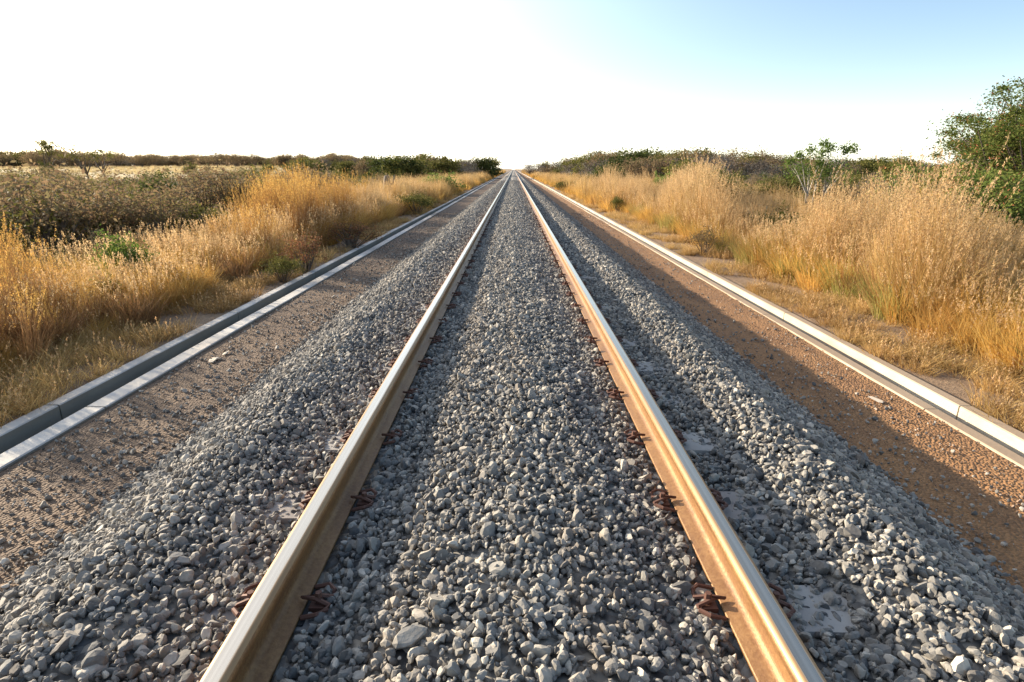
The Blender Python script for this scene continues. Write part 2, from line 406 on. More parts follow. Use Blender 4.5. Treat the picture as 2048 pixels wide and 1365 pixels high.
def in_view(x, y, margin=1.6):
    return np.abs(x) < .92 * y + margin + .8
def sleeper_near(y): return np.abs(((y - .35) % .6) - .3) > .17     # True over a sleeper
NV = 6
zones = [(.6, 7, 2700, .0152), (7, 16, 1700, .019), (16, 34, 800, .026), (34, 70, 230, .040)]
PX, PY, SZ = [], [], []
for y0, y1, dens, rad in zones:
    n = int((y1 - y0) * 4.62 * dens)
    x = rng.uniform(-2.31, 2.31, n); y = rng.uniform(y0, y1, n)
    k = (np.abs(np.abs(x) - .7525) > .095) & in_view(x, y, 1.2)
    k &= ~((np.abs(np.abs(x) - .7525) < .26) & sleeper_near(y) & (rng.random(n) < .05))
    x, y = x[k], y[k]; PX.append(x); PY.append(y); SZ.append(rad * rng.lognormal(-.08, .38, len(x)))
PX, PY, SZ = map(np.concatenate, (PX, PY, SZ))
SZ = np.clip(SZ, .008, .05)
PZ = np.array([bz(a, b) for a, b in zip(PX, PY)]) + .008 + rng.uniform(0, .014, len(PX))
var = rng.integers(0, NV, len(PX))
for k in range(NV):
    s = var == k
    o = scatter('ballast_stones', rock('ballast_stones', M['stone'], 10 + k), np.stack([PX[s], PY[s], PZ[s]], 1),
                rng.uniform(0, 6.283, (s.sum(), 3)), SZ[s])
    tag(o, 'crushed grey stone heaped between and beside the two rails', 'ballast', kind='stuff')
# loose stones and pebbles on the shoulders
n = 15000
y = 1 + 24 * rng.random(n) ** 1.5; x = rng.choice([-1, 1], n) * (2.1 + 1.1 * rng.random(n) ** 1.3)
k = in_view(x, y, 1); x, y = x[k], y[k]
o = scatter('shoulder_pebbles', rock('shoulder_pebbles', M['pebble'], 31), np.stack([x, y, np.full(len(x), .002)], 1),
            rng.uniform(0, 6.283, (len(x), 3)), np.clip(.006 * rng.lognormal(0, .45, len(x)), .003, .02))
tag(o, 'small brown pebbles strewn on the earth shoulders', 'pebbles', kind='stuff')
n = 16000
y = 1 + 24 * rng.random(n) ** 1.4; x = rng.choice([-1, 1], n, p=[.75, .25]) * (2.15 + 1.0 * rng.random(n) ** 3)
o = scatter('strayed_stones', rock('strayed_stones', M['stone'], 33), np.stack([x, y, np.full(n, .008)], 1),
            rng.uniform(0, 6.283, (n, 3)), .010 * rng.lognormal(0, .4, n))
tag(o, 'grey ballast stones strayed from the bank foot onto the shoulder', 'stones', kind='stuff')

# ------------------------------------------------------------------ rails
RAIL_X, RT, RB = .7525, .58, .421
def rail(sgn, label):
    t = link('rail', None); t.location = (sgn * RAIL_X, 0, 0); tag(t, label, 'rail', 'running rails of the track')
    def sweep(name, prof, m, closed):
        segs = axis([(-3, 0, 1), (0, 60, 1.5), (60, 300, 10), (300, 1200, 150)])
        v = []; n = len(prof)
        for y in segs:
            wob = .0016 * noise.noise(Vector((3 * sgn, y * .22, 0)))
            v += [(px + wob, y, pz) for px, pz in prof]
        f = []
        for j in range(len(segs) - 1):
            for i in range(n if closed else n - 1):
                a, b = j*n + i, j*n + (i+1) % n
                f.append((a, b, b + n, a + n))
        f.append(tuple(range(n))) if closed else None
        me = mesh(name, v, [tuple(reversed(q)) for q in f], m, True)
        o = link(name, me, t); return o
    top = RT
    crown = []
    for i in range(13):
        a = -1 + 2 * i / 12
        x = .0345 * a
        # flat table with rounded corners
        d = .0012 * a * a + (.010 * ((abs(a) - .62) / .38) ** 2 if abs(a) > .62 else 0)
        crown.append((x, top - d))
    sweep('rail_head', crown, M['rail_top'], False)
    h = top - .0112
    side = [(.0345, h), (.0352, top - .038), (.030, top - .044), (.012, top - .056), (.0085, top - .075), (.0085, RB + .045),
            (.014, RB + .028), (.030, RB + .020), (.066, RB + .011), (.070, RB + .009), (.070, RB)]
    prof = side + [(-x, z) for x, z in reversed(side)]
    sweep('rail_body', prof, M['rail_side'], True)
    return t
rail(-1, 'left steel rail, its inner side black in shadow, running to the horizon')
rail(1, 'right steel rail, gold and white where the sun strikes its inner side')

# ------------------------------------------------------------------ sleepers with clips
def make_sleeper():
    t = link('sleeper', None); tag(t, 'concrete sleeper mostly buried in grey ballast under both rails', 'sleeper', 'sleepers under the rails')
    m = MB()
    prof = [(-1.3, .40), (-.95, .412), (-.5, .412), (-.25, .385), (.25, .385), (.5, .412), (.95, .412), (1.3, .40)]
    for (xa, za), (xb, zb) in zip(prof, prof[1:]):
        m.add([(xa,-.14,.2),(xb,-.14,.2),(xb,.14,.2),(xa,.14,.2),(xa,-.105,za),(xb,-.105,zb),(xb,.105,zb),(xa,.105,za)],
              [(4,5,6,7),(0,1,5,4),(2,3,7,6)] + ([(3,0,4,7)] if xa < -1.2 else []) + ([(1,2,6,5)] if xb > 1.2 else []))
    link('concrete_body', m.mesh('concrete_body', M['sleeper']), t)
    for sx in (-1, 1):
        p = MB(); p.box(sx*RAIL_X - .085, sx*RAIL_X + .085, -.09, .09, .4125, .4195)
        link('rail_pad', p.mesh('rail_pad', M['pad']), t)
    clip = MB()
    clip.tube([(.075,-.07,.428),(.125,-.07,.44),(.15,-.045,.438),(.15,-.02,.432),(.105,-.008,.448),(.058,0,.447),(.105,.008,.448),(.15,.02,.432),(.15,.045,.438),(.125,.07,.44),(.075,.07,.428)],
              [.008]*11, 6)
    clip.box(.085, .135, -.03, .03, .408, .430); clip.tube([(.112, 0, .425), (.112, 0, .468)], [.013, .011], 6)
    cm = clip.mesh('rail_clip', M['clip'])
    for sx in (-1, 1):
        for side in (-1, 1):
            o = link('rail_clip', cm, t); o.location = (sx * RAIL_X, 0, 0)
            if side < 0: o.rotation_euler = (0, 0, math.pi)
    return t
def copy_tree(o, parent=None):
    c = o.copy(); COL.objects.link(c)
    if parent: c.parent = parent
    for ch in list(o.children): copy_tree(ch, c)
    return c
sl0 = make_sleeper(); sl0.location.y = .35
for i in range(1, 90):
    if i < 30: c = copy_tree(sl0)
    else:
        c = sl0.copy(); COL.objects.link(c)
        b = sl0.children[0].copy(); COL.objects.link(b); b.parent = c
    c.location.y = .35 + .6 * i

# ------------------------------------------------------------------ concrete drainage channels
def channel(sgn, label, mt):
    x_in, x_out, wn, wf = (3.35, 3.55, .16, .12) if sgn < 0 else (3.31, 3.47, .11, .10)
    t = link('drainage_channel', None); t.location = (sgn * 3.47, 0, 0)
    tag(t, label, 'drainage channel', 'concrete drainage channels along the track')
    ysg = axis([(-4, 0, .5), (0, 30, .25), (30, 100, 2), (100, 1200, 100)])
    joints = [1.1 + 3.0 * k for k in range(-1, 14)]
    ysg = sorted(set([y for y in ysg if all(abs(y - j) > .02 for j in joints)] + [j + d for j in joints for d in (-.007, -.006, .006, .007)]))
    def strip(name, x0, x1, z0, z1, seed, rd=.008):
        prof = [(x0, z0), (x0, z1 - rd), (x0 + rd, z1), (x1 - rd, z1), (x1, z1 - rd), (x1, z0)]
        v = []; n = len(prof)
        for y in ysg:
            dx = .009 * noise.noise(Vector((seed, y * .5, 0))) + .003 * noise.noise(Vector((seed, y * 3, 0)))
            dz = .007 * noise.noise(Vector((seed, y * .4, 7)))
            cut = .02 if any(abs(y - j) < .0065 for j in joints) else 0
            v += [(sgn * (px + (cut if px < (x0 + x1) / 2 else -cut) - 3.47) + dx, y, pz + dz - (cut if pz > z0 else 0)) for px, pz in prof]
        f = [(j*n+i, j*n+i+1, (j+1)*n+i+1, (j+1)*n+i) for j in range(len(ysg)-1) for i in range(n-1)]
        link(name, mesh(name, v, f, mt), t)
    strip('near_wall', x_in - wn, x_in, -.35, .022 if sgn < 0 else .010, 3 + sgn)
    strip('far_wall', x_out, x_out + wf, -.35, .035, 13 + sgn)
    strip('channel_floor', x_in, x_out, -.40, -.20, 23 + sgn, .002)
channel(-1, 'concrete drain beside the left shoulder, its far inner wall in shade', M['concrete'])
channel(1, 'concrete drain beside the right shoulder, its far inner wall sunlit cream', M['concrete_dusty'])
# ------------------------------------------------------------------ plant prototypes
def quads(c, d1, d2):
    """flat leaves: centres c, half axes d1, d2 -> pointed quads"""
    n = len(c); v = np.empty((n, 4, 3), np.float32)
    v[:, 0] = c - d1; v[:, 1] = c - d2; v[:, 2] = c + d1; v[:, 3] = c + d2
    return v.reshape(-1, 3), np.arange(n * 4, dtype=np.int32).reshape(-1, 4)
def unit(a): return a / (np.linalg.norm(a, axis=1, keepdims=True) + 1e-9)

def blades(r, n, h, spread, lean, wid, droop, seg=4):
    """grass blades / stems as tapering ribbons; returns verts, faces, tips"""
    ang = r.uniform(0, 6.283, n); rr = spread * np.sqrt(r.random(n))
    base = np.stack([rr * np.cos(ang), rr * np.sin(ang), np.full(n, -.03)], 1)
    la = ang + r.normal(0, .7, n); ld = np.stack([np.cos(la), np.sin(la), np.zeros(n)], 1)
    hh = h * r.uniform(.55, 1.08, n); le = lean * r.random(n) ** .8; dr = droop * r.random(n)
    V = []; 
    wd = np.stack([-np.sin(la + 1), np.cos(la + 1), np.zeros(n)], 1)
    for i in range(seg + 1):
        t = i / seg
        p = base + ld * (hh * (le * t + dr * t * t * t))[:, None]
        p[:, 2] += hh * (t - .35 * dr * t ** 3)
        wv = wid * (1 - t) ** .7 + wid * .12
        V += [p - wd * wv, p + wd * wv]
    V = np.stack(V, 1)                                   # n, 2(seg+1), 3
    k = 2 * (seg + 1); F = []
    for i in range(seg):
        a = 2 * i; F.append(np.stack([np.arange(n)*k + a, np.arange(n)*k + a+1, np.arange(n)*k + a+3, np.arange(n)*k + a+2], 1))
    return V.reshape(-1, 3), np.concatenate(F), (V[:, -1] + V[:, -2]) / 2, ld
def join(parts, name, mats):
    """parts: list of (v, quads f, material slot)"""
    V = []; Fs = []; mi = []; o = 0
    for v, f, s in parts:
        V.append(v); Fs.append(f + o); mi += [s] * len(f); o += len(v)
    me = mesh(name, np.concatenate(V), np.concatenate(Fs), mats[0])
    for m in mats[1:]: me.materials.append(m)
    me.polygons.foreach_set('material_index', mi); return me
def heads(r, tips, ld, length, n_each, size):
    n = len(tips); T = np.repeat(tips, n_each, 0); L = np.repeat(ld, n_each, 0)
    t = r.random(len(T)); c = T - np.array([0, 0, 1.]) * (t * length)[:, None] - L * (t * length * .25)[:, None] + r.normal(0, .3 * size, (len(T), 3)) * (1 + t)[:, None]
    d = unit(r.normal(0, .6, (len(T), 3)) + np.array([0, 0, 1.])) ; e = unit(np.cross(d, r.normal(0, 1, (len(T), 3))))
    return quads(c, d * size, e * size * .35)

def tuft(seed, m, n=90, h=.55, spread=.13, lean=.5, wid=.0035, droop=.5, stalks=10, sh=.8, name='tuft', shead=.12, nh=14, sm=None):
    r = np.random.default_rng(seed); parts = []
    v, f, _, _ = blades(r, n, h, spread, lean, wid, droop); parts.append((v, f, 0))
    if stalks:
        v, f, tp, ld = blades(r, stalks, sh, spread * .7, lean * .35, wid * .7, .12); parts.append((v, f, 0))
        v, f = heads(r, tp, ld, shead, nh, .013); parts.append((v, f, 1))
    return join(parts, name, [m, sm or M['seed']])

# ------------------------------------------------------------------ grass fields
def zone(n, xr, yr, side, ypow=1.0, keep=None, gap=.0, gscale=.5, gseed=0):
    y = yr[0] + (yr[1] - yr[0]) * rng.random(n) ** ypow
    x = side * (xr[0] + (xr[1] - xr[0]) * rng.random(n))
    k = in_view(x, y, 2.0); x, y = x[k], y[k]
    if gap > 0:
        nz = np.array([noise.noise(Vector((a * gscale, b * gscale, gseed))) for a, b in zip(x, y)])
        k = nz > (-.45 + gap * .9) ; x, y = x[k], y[k]
    return x, y
def col_of(x, y):
    return VPX + F_PX * x / (y * math.cos(PITCH) + 1.2 * math.sin(PITCH))
def strip_of(xy, lo, hi):
    k = (col_of(*xy) > lo) & (col_of(*xy) < hi); return xy[0][k], xy[1][k]
def put(name, proto, xy, smin, smax, label, far=0.0, tilt=.08, hs=None, patch=None):
    x, y = xy
    if not len(x): return
    z = np.array([ground_z(a, b) for a, b in zip(x, y)])
    s = rng.uniform(smin, smax, len(x)) * (1 + far * y)
    if hs: s *= np.interp(y, *hs)
    if name in ('tall_grass', 'reed_clump', 'rust_grass') and x[0] > 0:      # the stand is uneven along its length
        s *= np.interp(x / (y + .4), [.06, .19, .26, .32, .37, .43, .54, .60, .66, .73, .78, .85, 1], [.9, 1.05, .85, 1.1, .75, .68, .76, .85, 1.12, 1.08, .7, .55, .6])
    if name in ('tall_grass', 'reed_clump') and x[0] < 0:
        s *= np.interp(-x / (y + .4), [.11, .26, .33, .40, .46, .52, .64, .76, .84, 1], [.8, .8, .95, 1.0, .75, .5, .42, .55, .95, 1])
    if patch:
        s *= np.array([max(.35, 1 + patch * noise.noise(Vector((a * .45, b * .45, 21)))) for a, b in zip(x, y)])
    rot = np.stack([rng.normal(0, tilt, len(x)), rng.normal(0, tilt, len(x)), rng.uniform(0, 6.283, len(x))], 1)
    o = scatter(name, proto, np.stack([x, y, z], 1), rot, s)
    tag(o, label, 'grass', kind='stuff'); return o

G1 = [tuft(s, M['gold'], 110, .50, .13, .55, .0032, .6, 8, .68) for s in (1, 2)]
G2 = [tuft(s, M['straw'], 80, .85, .14, .35, .0034, .35, 26, 1.45, shead=.22, nh=20) for s in (3, 4)]
G3 = [tuft(5, M['olive_grass'], 110, .45, .16, .5, .004, .5, 6, .7)]
G4 = [tuft(6, M['straw'], 60, .22, .10, .8, .003, .6, 3, .3)]
GF = [tuft(s, M['straw'], 60, .8, .38, .4, .010, .4, 34, 1.25, shead=.25, nh=10) for s in (7, 8)]      # broad clump for far off
GG = [tuft(9, M['gold'], 90, .6, .38, .5, .009, .5, 20, .85, shead=.15, nh=8)]

cat_left, cat_right = -1, 1
# verge next to the drain, thin tufts
put('verge_grass', G4[0], zone(2600, (3.72, 5.6), (1.5, 45), -1, 1.3, gap=.35, gscale=.8), .5, 1.2, 'low dry tufts thinly grown on the earth beside the left drain')
put('verge_grass', G4[0], zone(2600, (3.64, 5.4), (1.5, 45), 1, 1.3, gap=.42, gscale=.8, gseed=3), .5, 1.2, 'low dry tufts thinly grown on the earth beside the right drain')
# left: backlit golden grass
for i, g in enumerate(G1):
    put('golden_grass', g, zone(2600, (4.5, 8.2), (2, 32), -1, 1.3, gap=.3, gscale=.6, gseed=i), .7, 1.2, 'knee-high golden grass glowing against the sun beside the left drain', patch=.7, hs=([2, 6, 9, 13], [.55, .6, .8, 1.15]))
for i, g in enumerate(G2):
    put('tall_grass', g, strip_of(zone(900, (4.8, 7.5), (9, 40), -1, 1.1, gap=.6, gscale=.5, gseed=5), 300, 1020), .55, .95, 'tall seeding grass among the golden grass left of the track', patch=.6)
reed = tuft(91, M['rust_grass'], 60, .8, .14, .3, .004, .4, 30, 1.5, shead=.25, nh=18, sm=M['gold'])
put('reed_clump', reed, strip_of(zone(300, (4.4, 8), (4.2, 9), -1, 1.0), -400, 220), .4, .85, 'tall rust-coloured reeds close to the camera at the left edge', patch=.6)
put('reed_clump', reed, strip_of(zone(700, (4.8, 8.0), (11, 22), -1, 1.0, gap=.45, gscale=.6, gseed=30), 420, 735), .7, 1.2, 'tall rusty reeds standing over the golden grass left of the track', patch=.6)
put('rust_grass', tuft(92, M['rust_grass'], 120, .5, .16, .5, .004, .5, 4, .7), zone(900, (4.4, 8.5), (3, 30), -1, 1.1, gap=.55, gscale=.7, gseed=33), .6, 1.2, 'rust-brown tufts between the golden grass on the left')
put('rust_grass', tuft(93, M['rust_grass'], 90, .8, .18, .4, .004, .4, 14, 1.2), zone(1500, (4.6, 11.5), (3, 36), 1, 1.1, gap=.55, gscale=.6, gseed=35), .6, 1.2, 'brown dead tufts between the straw grass on the right')
put('reed_clump', reed, zone(260, (6.0, 12), (8, 30), 1, 1.0, gap=.6, gscale=.4, gseed=37), .75, 1.1, 'tallest reeds rising above the straw grass on the right')
put('olive_grass', G3[0], zone(700, (5, 11), (4, 30), -1, 1.1, gap=.5, gscale=.5, gseed=8), .8, 1.4, 'olive green tufts among the dry grass on the left')
# right: tall straw grass
for i, g in enumerate(G2):
    put('tall_grass', g, zone(2700, (4.9, 11.5), (2.5, 40), 1, 1.2, gap=.40, gscale=.6, gseed=11), .5, 1.12, 'tall straw-coloured grass with seed heads right of the track', patch=.8)
for i, g in enumerate(G1):
    put('golden_grass', g, zone(1500, (4.5, 11), (2, 32), 1, 1.2, gap=.3, gscale=.6, gseed=14), .7, 1.3, 'knee-high dry grass at the foot of the tall grass on the right', patch=.5)
put('olive_grass', G3[0], zone(2200, (4.6, 12), (4, 34), 1, 1.1, gap=.45, gscale=.45, gseed=18), .8, 1.5, 'olive green tufts among the dry grass on the right')
# far verges, both sides
for side, lab in ((-1, 'left'), (1, 'right')):
    for i, g in enumerate(GF):
        put('far_grass', g, zone(2200, (4.4, 13), (26, 330), side, 1.6, gap=.1, gscale=.2), .7, 1.15, f'tall dry grass lining the far stretch of the track on the {lab}', patch=.4)
    put('far_golden_grass', GG[0], zone(2200, (4.1, 12), (24, 260), side, 1.5), .7, 1.2, f'golden grass edging the far drain on the {lab}')
# pale meadow and field cover
put('meadow_grass', tuft(19, M['pale_grass'], 90, .5, .38, .5, .009, .5, 20, .7, shead=.15, nh=8), zone(5200, (14, 120), (42, 120), -1, .8), .5, .8, 'pale dry meadow between the scrub and the wood on the left')
put('scrub_grass', GF[0], zone(2600, (8.5, 45), (8, 45), -1, .8, gap=.3, gscale=.3), .35, .6, 'dry grass growing between the scrub bushes on the left')
put('scrub_grass', GF[1], zone(3000, (10, 60), (10, 70), 1, .8, gap=.2, gscale=.3), .6, .95, 'dry grass growing between the bushes on the right')

# ------------------------------------------------------------------ shrubs and trees
def crown_geo(r, rx, ry, rz, nclump, nleaf, lsize, clump_r, cz, aspect=.45, shell=.55, flat=1.0, low=-.35):
    """leaf clumps in an uneven ellipsoid; returns leaf verts, faces, clump centres"""
    d = unit(r.normal(0, 1, (nclump, 3))); d[:, 2] = np.where(d[:, 2] < low, -d[:, 2] * .6, d[:, 2])
    rad = shell + (1 - shell) * r.random(nclump)
    lob = 1 + .22 * np.sin(d[:, 0] * 4 + r.uniform(0, 6)) * np.cos(d[:, 1] * 5 + r.uniform(0, 6)) + r.normal(0, .08, nclump)
    c = d * rad[:, None] * lob[:, None] * np.array([rx, ry, rz]) + np.array([0, 0, cz])
    k = np.repeat(np.arange(nclump), nleaf)
    cr = clump_r * r.uniform(.6, 1.4, nclump)
    p = c[k] + r.normal(0, .5, (len(k), 3)) * cr[k][:, None] * np.array([1, 1, .6 * flat])
    a = unit(r.normal(0, 1, (len(k), 3)) * np.array([1, 1, .7])); b = unit(np.cross(a, r.normal(0, 1, (len(k), 3))))
    s = lsize * r.uniform(.6, 1.3, len(k))
    v, f = quads(p, a * s[:, None], b * (s * aspect)[:, None])
    return v, f, c
def limbs(r, mb, base, centres, r0, fork_z, lean=(0, 0), n=5, every=1):
    """trunk to a fork, limbs bending to clump centres"""
    top = Vector((lean[0], lean[1], fork_z))
    mid = Vector(base).lerp(top, .5) + Vector((r.normal(0, .04), r.normal(0, .04), 0)) * fork_z
    mb.tube([Vector(base) - Vector((0, 0, .1)), Vector(base) + (mid - Vector(base)) * .2, mid, top], [r0 * 1.35, r0, r0 * .85, r0 * .7], n + 2)
    for c in centres[::every]:
        c = Vector(c); q = top.lerp(c, .5) + Vector((r.normal(0, .08), r.normal(0, .08), r.uniform(-.05, .15))) * (c - top).length
        mb.tube([top, q, c], [r0 * .5, r0 * .28, r0 * .07], 3 if n < 5 else 4)

def tree_proto(seed, name, leaf, bark, rx, rz, cz, nclump, nleaf, lsize, clump_r, r0, fork, extra=None, lean=(0, 0), every=2, shell=.55, flat=1, ry=None, low=-.35):
    r = np.random.default_rng(seed)
    v, f, c = crown_geo(r, rx, ry or rx, rz, nclump, nleaf, lsize, clump_r, cz, shell=shell, flat=flat, low=low)
    v = v + np.array([lean[0], lean[1], 0], np.float32); c = c + np.array([lean[0], lean[1], 0])
    parts = [(v, f, 0)]; mats = [leaf]
    if extra:
        m2, cnt, sz = extra
        k = r.integers(0, len(c), cnt)
        p = c[k] + r.normal(0, .45 * clump_r, (cnt, 3)) + np.array([0, 0, clump_r * .35])
        a = unit(r.normal(0, 1, (cnt, 3))); b = unit(np.cross(a, r.normal(0, 1, (cnt, 3))))
        vv, ff = quads(p, a * sz, b * sz * .4); parts.append((vv, ff, 1)); mats.append(m2)
    crown = join(parts, 'crown', mats)
    mb = MB(); limbs(r, mb, (0, 0, 0), c, r0, fork, lean, 4, every)
    trunk = mb.mesh('trunk', bark, True)
    return name, trunk, crown
def place(proto, loc, s, rz, label, cat, group=None):
    name, trunk, crown = proto
    t = link(name, None); t.location = loc; t.rotation_euler = (0, 0, rz)
    t.scale = (s, s, s) if isinstance(s, (int, float)) else s
    link('trunk' if cat == 'tree' else 'stems', trunk, t); link('crown' if cat == 'tree' else 'foliage', crown, t)
    return tag(t, label, cat, group)
def atg(px, Y, dz=0):
    x = at(px, 338, Y).x; return Vector((x, Y, ground_z(x, Y) + dz))

# far wood: several kinds of trees, each one its own
W = {
 'green': [tree_proto(s, 'broadleaf_tree', M['leaf_olive'], M['bark'], 2.4, 2.0, 2.0, 95, 40, .16, .75, .13, .8, low=-.8) for s in (41, 42)],
 'dark': [tree_proto(s, 'dark_tree', M['leaf_dark'], M['bark'], 2.4, 2.0, 2.0, 100, 44, .15, .7, .13, .7, low=-.8) for s in (43,)],
 'brown': [tree_proto(s, 'dry_tree', M['leaf_brown'], M['bark'], 2.4, 2.0, 2.05, 100, 32, .12, .8, .10, .8, every=1, low=-.8) for s in (44, 45)],
 'grey': [tree_proto(s, 'bare_tree', M['leaf_grey'], M['bark_pale'], 2.2, 2.0, 2.1, 110, 28, .09, .7, .08, .7, every=1, low=-.8) for s in (46,)],
}
NAMES = {'green': 'olive green tree', 'dark': 'dark dense tree', 'brown': 'brown half-bare tree', 'grey': 'grey leafless tree'}
MARKS = [(-120, 'left picture edge'), (90, 'far left thorn tree'), (190, 'flat-topped thorn tree'), (380, 'lone round meadow bush'), (500, 'end of the meadow'), (620, 'tall left reeds'), (772, 'old stump'), (880, 'light green bush'),
         (985, 'left rail'), (1080, 'right rail'), (1215, 'dark evergreen bush'), (1325, 'bright green bush'), (1437, 'round dark bush'), (1545, 'small dark bush'), (1640, 'pale-stemmed sapling'), (1800, 'highest right grass'), (2000, 'big feathery tree'), (2200, 'right picture edge')]
ORD = 'first second third fourth fifth sixth seventh eighth ninth tenth eleventh twelfth thirteenth fourteenth'.split()
WOOD = []
def wood(pts, group, kinds):
    for (px, Y, top) in pts:
        k = random.choices(list(kinds), list(kinds.values()))[0]
        pr = random.choice(W[k]); loc = atg(px, Y)
        ztop = at(px, top, Y).z; h = max(2.0, ztop - loc.z); s = h / 4.1
        t = place(pr, loc, (s * random.uniform(1, 1.35), s * random.uniform(1, 1.3), s), random.uniform(0, 6.28), NAMES[k], 'tree', group)
        WOOD.append((px, k, t, Y))
def label_wood():
    seg = {}
    for px, k, t, Y in sorted(WOOD, key=lambda q: q[0]):
        row = 'front' if (px > 1060 and Y < 62) else 'back'
        seg.setdefault((min(MARKS, key=lambda m: abs(m[0] - px))[1], k, row), []).append(t)
    for (mark, k, row), ts in seg.items():
        where = f'on the skyline behind the {mark}' if row == 'back' else f'before the skyline near the {mark}'
        for n, t in enumerate(ts):
            t['label'] = f'{NAMES[k]} {where}' if len(ts) == 1 else f'{ORD[min(n, 13)]} {NAMES[k]} from the left, {where}'
def profile(tbl, px): return float(np.interp(px, [a for a, _ in tbl], [b for _, b in tbl]))
tl = [(-200, 300), (0, 304), (60, 304), (110, 300), (170, 308), (230, 312), (300, 318), (400, 316), (450, 318), (560, 324), (620, 318), (660, 314), (720, 318), (800, 315), (860, 312), (900, 318), (940, 320), (985, 322), (1005, 328)]
pts = []
for px in np.arange(-260, 620, 15): pts.append((px + random.uniform(-9, 9), random.uniform(98, 128), profile(tl, px) + random.uniform(-8, 4)))
wood(pts, 'trees in the far wood on the left', {'brown': 5, 'green': 2, 'grey': 2})
pts = []
for px in np.arange(600, 985, 13): pts.append((px + random.uniform(-5, 5), random.uniform(62, 105) + max(0, px - 850) * .35, profile(tl, px) + random.uniform(-6, 6)))
wood(pts, 'trees in the far wood on the left', {'green': 5, 'dark': 3, 'brown': 2, 'grey': 2})
tr = [(1040, 331), (1080, 328), (1110, 326), (1130, 315), (1180, 310), (1260, 304), (1300, 306), (1370, 300), (1410, 306), (1480, 305), (1540, 310), (1600, 314), (1700, 322), (1800, 320), (1900, 326), (2050, 328), (2300, 326)]
pts = []
for px in np.arange(1062, 2250, 15): pts.append((px + random.uniform(-7, 7), random.uniform(68, 100) + max(0, 1200 - px) * .6, profile(tr, px) + random.uniform(-6, 6)))
for px in np.arange(1090, 1700, 26): pts.append((px + random.uniform(-7, 7), random.uniform(48, 62) + max(0, 1200 - px) * .5, profile(tr, px) + random.uniform(8, 18)))
wood(pts, 'trees in the far wood on the right', {'brown': 4, 'green': 4, 'grey': 4, 'dark': 1})
label_wood()

# scrub: shrubs too many to count, brown and olive
def shrub_geo(seed, leaf, rx, rz, nclump=60, nleaf=30, ls=.05, cr=.28, stem=M['bark'], extra=None):
    r = np.random.default_rng(seed)
    v, f, c = crown_geo(r, rx, rx, rz, nclump, nleaf, ls, cr, rz * .85, shell=.35)
    parts = [(v, f, 0)]; mats = [leaf]
    if extra:
        m2, cnt, sz = extra; k = r.integers(0, len(c), cnt); p = c[k] + r.normal(0, .4 * cr, (cnt, 3))
        a = unit(r.normal(0, 1, (cnt, 3))); b = unit(np.cross(a, r.normal(0, 1, (cnt, 3))))
        vv, ff = quads(p, a * sz, b * sz * .4); parts.append((vv, ff, 1)); mats.append(m2)
    crown = join(parts, 'foliage', mats)
    mb = MB()
    for q in c[::2]:
        q = Vector(q); b0 = Vector((q.x * .12, q.y * .12, -.05)); md = b0.lerp(q, .55) + Vector((r.normal(0, .05), r.normal(0, .05), .08))
        mb.tube([b0, md, q], [.016, .009, .003], 3)
    return 'shrub', mb.mesh('stems', stem), crown
def merged(pr):
    """stems and leaves in one mesh, for scattering"""
    import bmesh
    bm = bmesh.new(); bm.from_mesh(pr[2]); nf = len(bm.faces); bm.from_mesh(pr[1]); bm.faces.ensure_lookup_table()
    me = bpy.data.meshes.new('scrub'); 
    for i in range(nf, len(bm.faces)): bm.faces[i].material_index = len(pr[2].materials)
    bm.to_mesh(me); bm.free()
    for m in pr[2].materials: me.materials.append(m)
    me.materials.append(pr[1].materials[0]); return me
SB = shrub_geo(51, M['leaf_brown'], .95, .75, 70, 34, .035, .28)
SO = shrub_geo(52, M['leaf_olive'], .95, .75, 70, 44, .042, .28)
SG = shrub_geo(53, M['leaf_grey'], .95, .80, 80, 30, .028, .30)
SD = shrub_geo(54, M['leaf_dark'], .95, .80, 80, 55, .040, .26)
SR = shrub_geo(55, M['leaf_rust'], .55, .42, 70, 44, .020, .14)
SY = shrub_geo(56, M['leaf_green'], .8, .6, 60, 40, .045, .25)
def scrub(pr, n, xr, yr, side, smin, smax, label, gap=0, gs=.15, gseed=0):
    o = put('scrub', merged(pr), zone(n, xr, yr, side, .8, gap=gap, gscale=gs, gseed=gseed), smin, smax, label, tilt=.05)
    if o: o['category'] = 'scrub'
scrub(SB, 430, (8.0, 46), (6.5, 40), -1, .6, 1.75, 'brown leafless scrub covering the low ground on the left', .15, gseed=3)
scrub(SG, 190, (8.5, 46), (7, 42), -1, .7, 1.2, 'grey twiggy scrub covering the low ground on the left', .3)
scrub(SO, 240, (8.5, 46), (7, 40), -1, .5, 1.45, 'olive scrub among the brown bushes on the left', .45, gseed=4)
scrub(SB, 230, (12, 70), (14, 80), 1, .8, 1.4, 'brown scrub behind the tall grass on the right')
scrub(SO, 330, (10, 70), (16, 80), 1, .8, 1.4, 'olive scrub behind the tall grass on the right', .25, gseed=6)
scrub(SG, 120, (12, 70), (18, 80), 1, .8, 1.3, 'grey twiggy scrub behind the tall grass on the right', .3, gseed=2)
scrub(SB, 420, (12, 150), (92, 125), -1, 1.4, 2.3, 'brown undergrowth below the far wood on the left')
scrub(SB, 60, (8, 60), (46, 75), -1, .5, .95, 'brown thicket edging the pale meadow on the left', .6, gseed=12)
scrub(SO, 110, (9, 30), (40, 110), -1, .8, 1.4, 'olive bushes in front of the wood on the left')

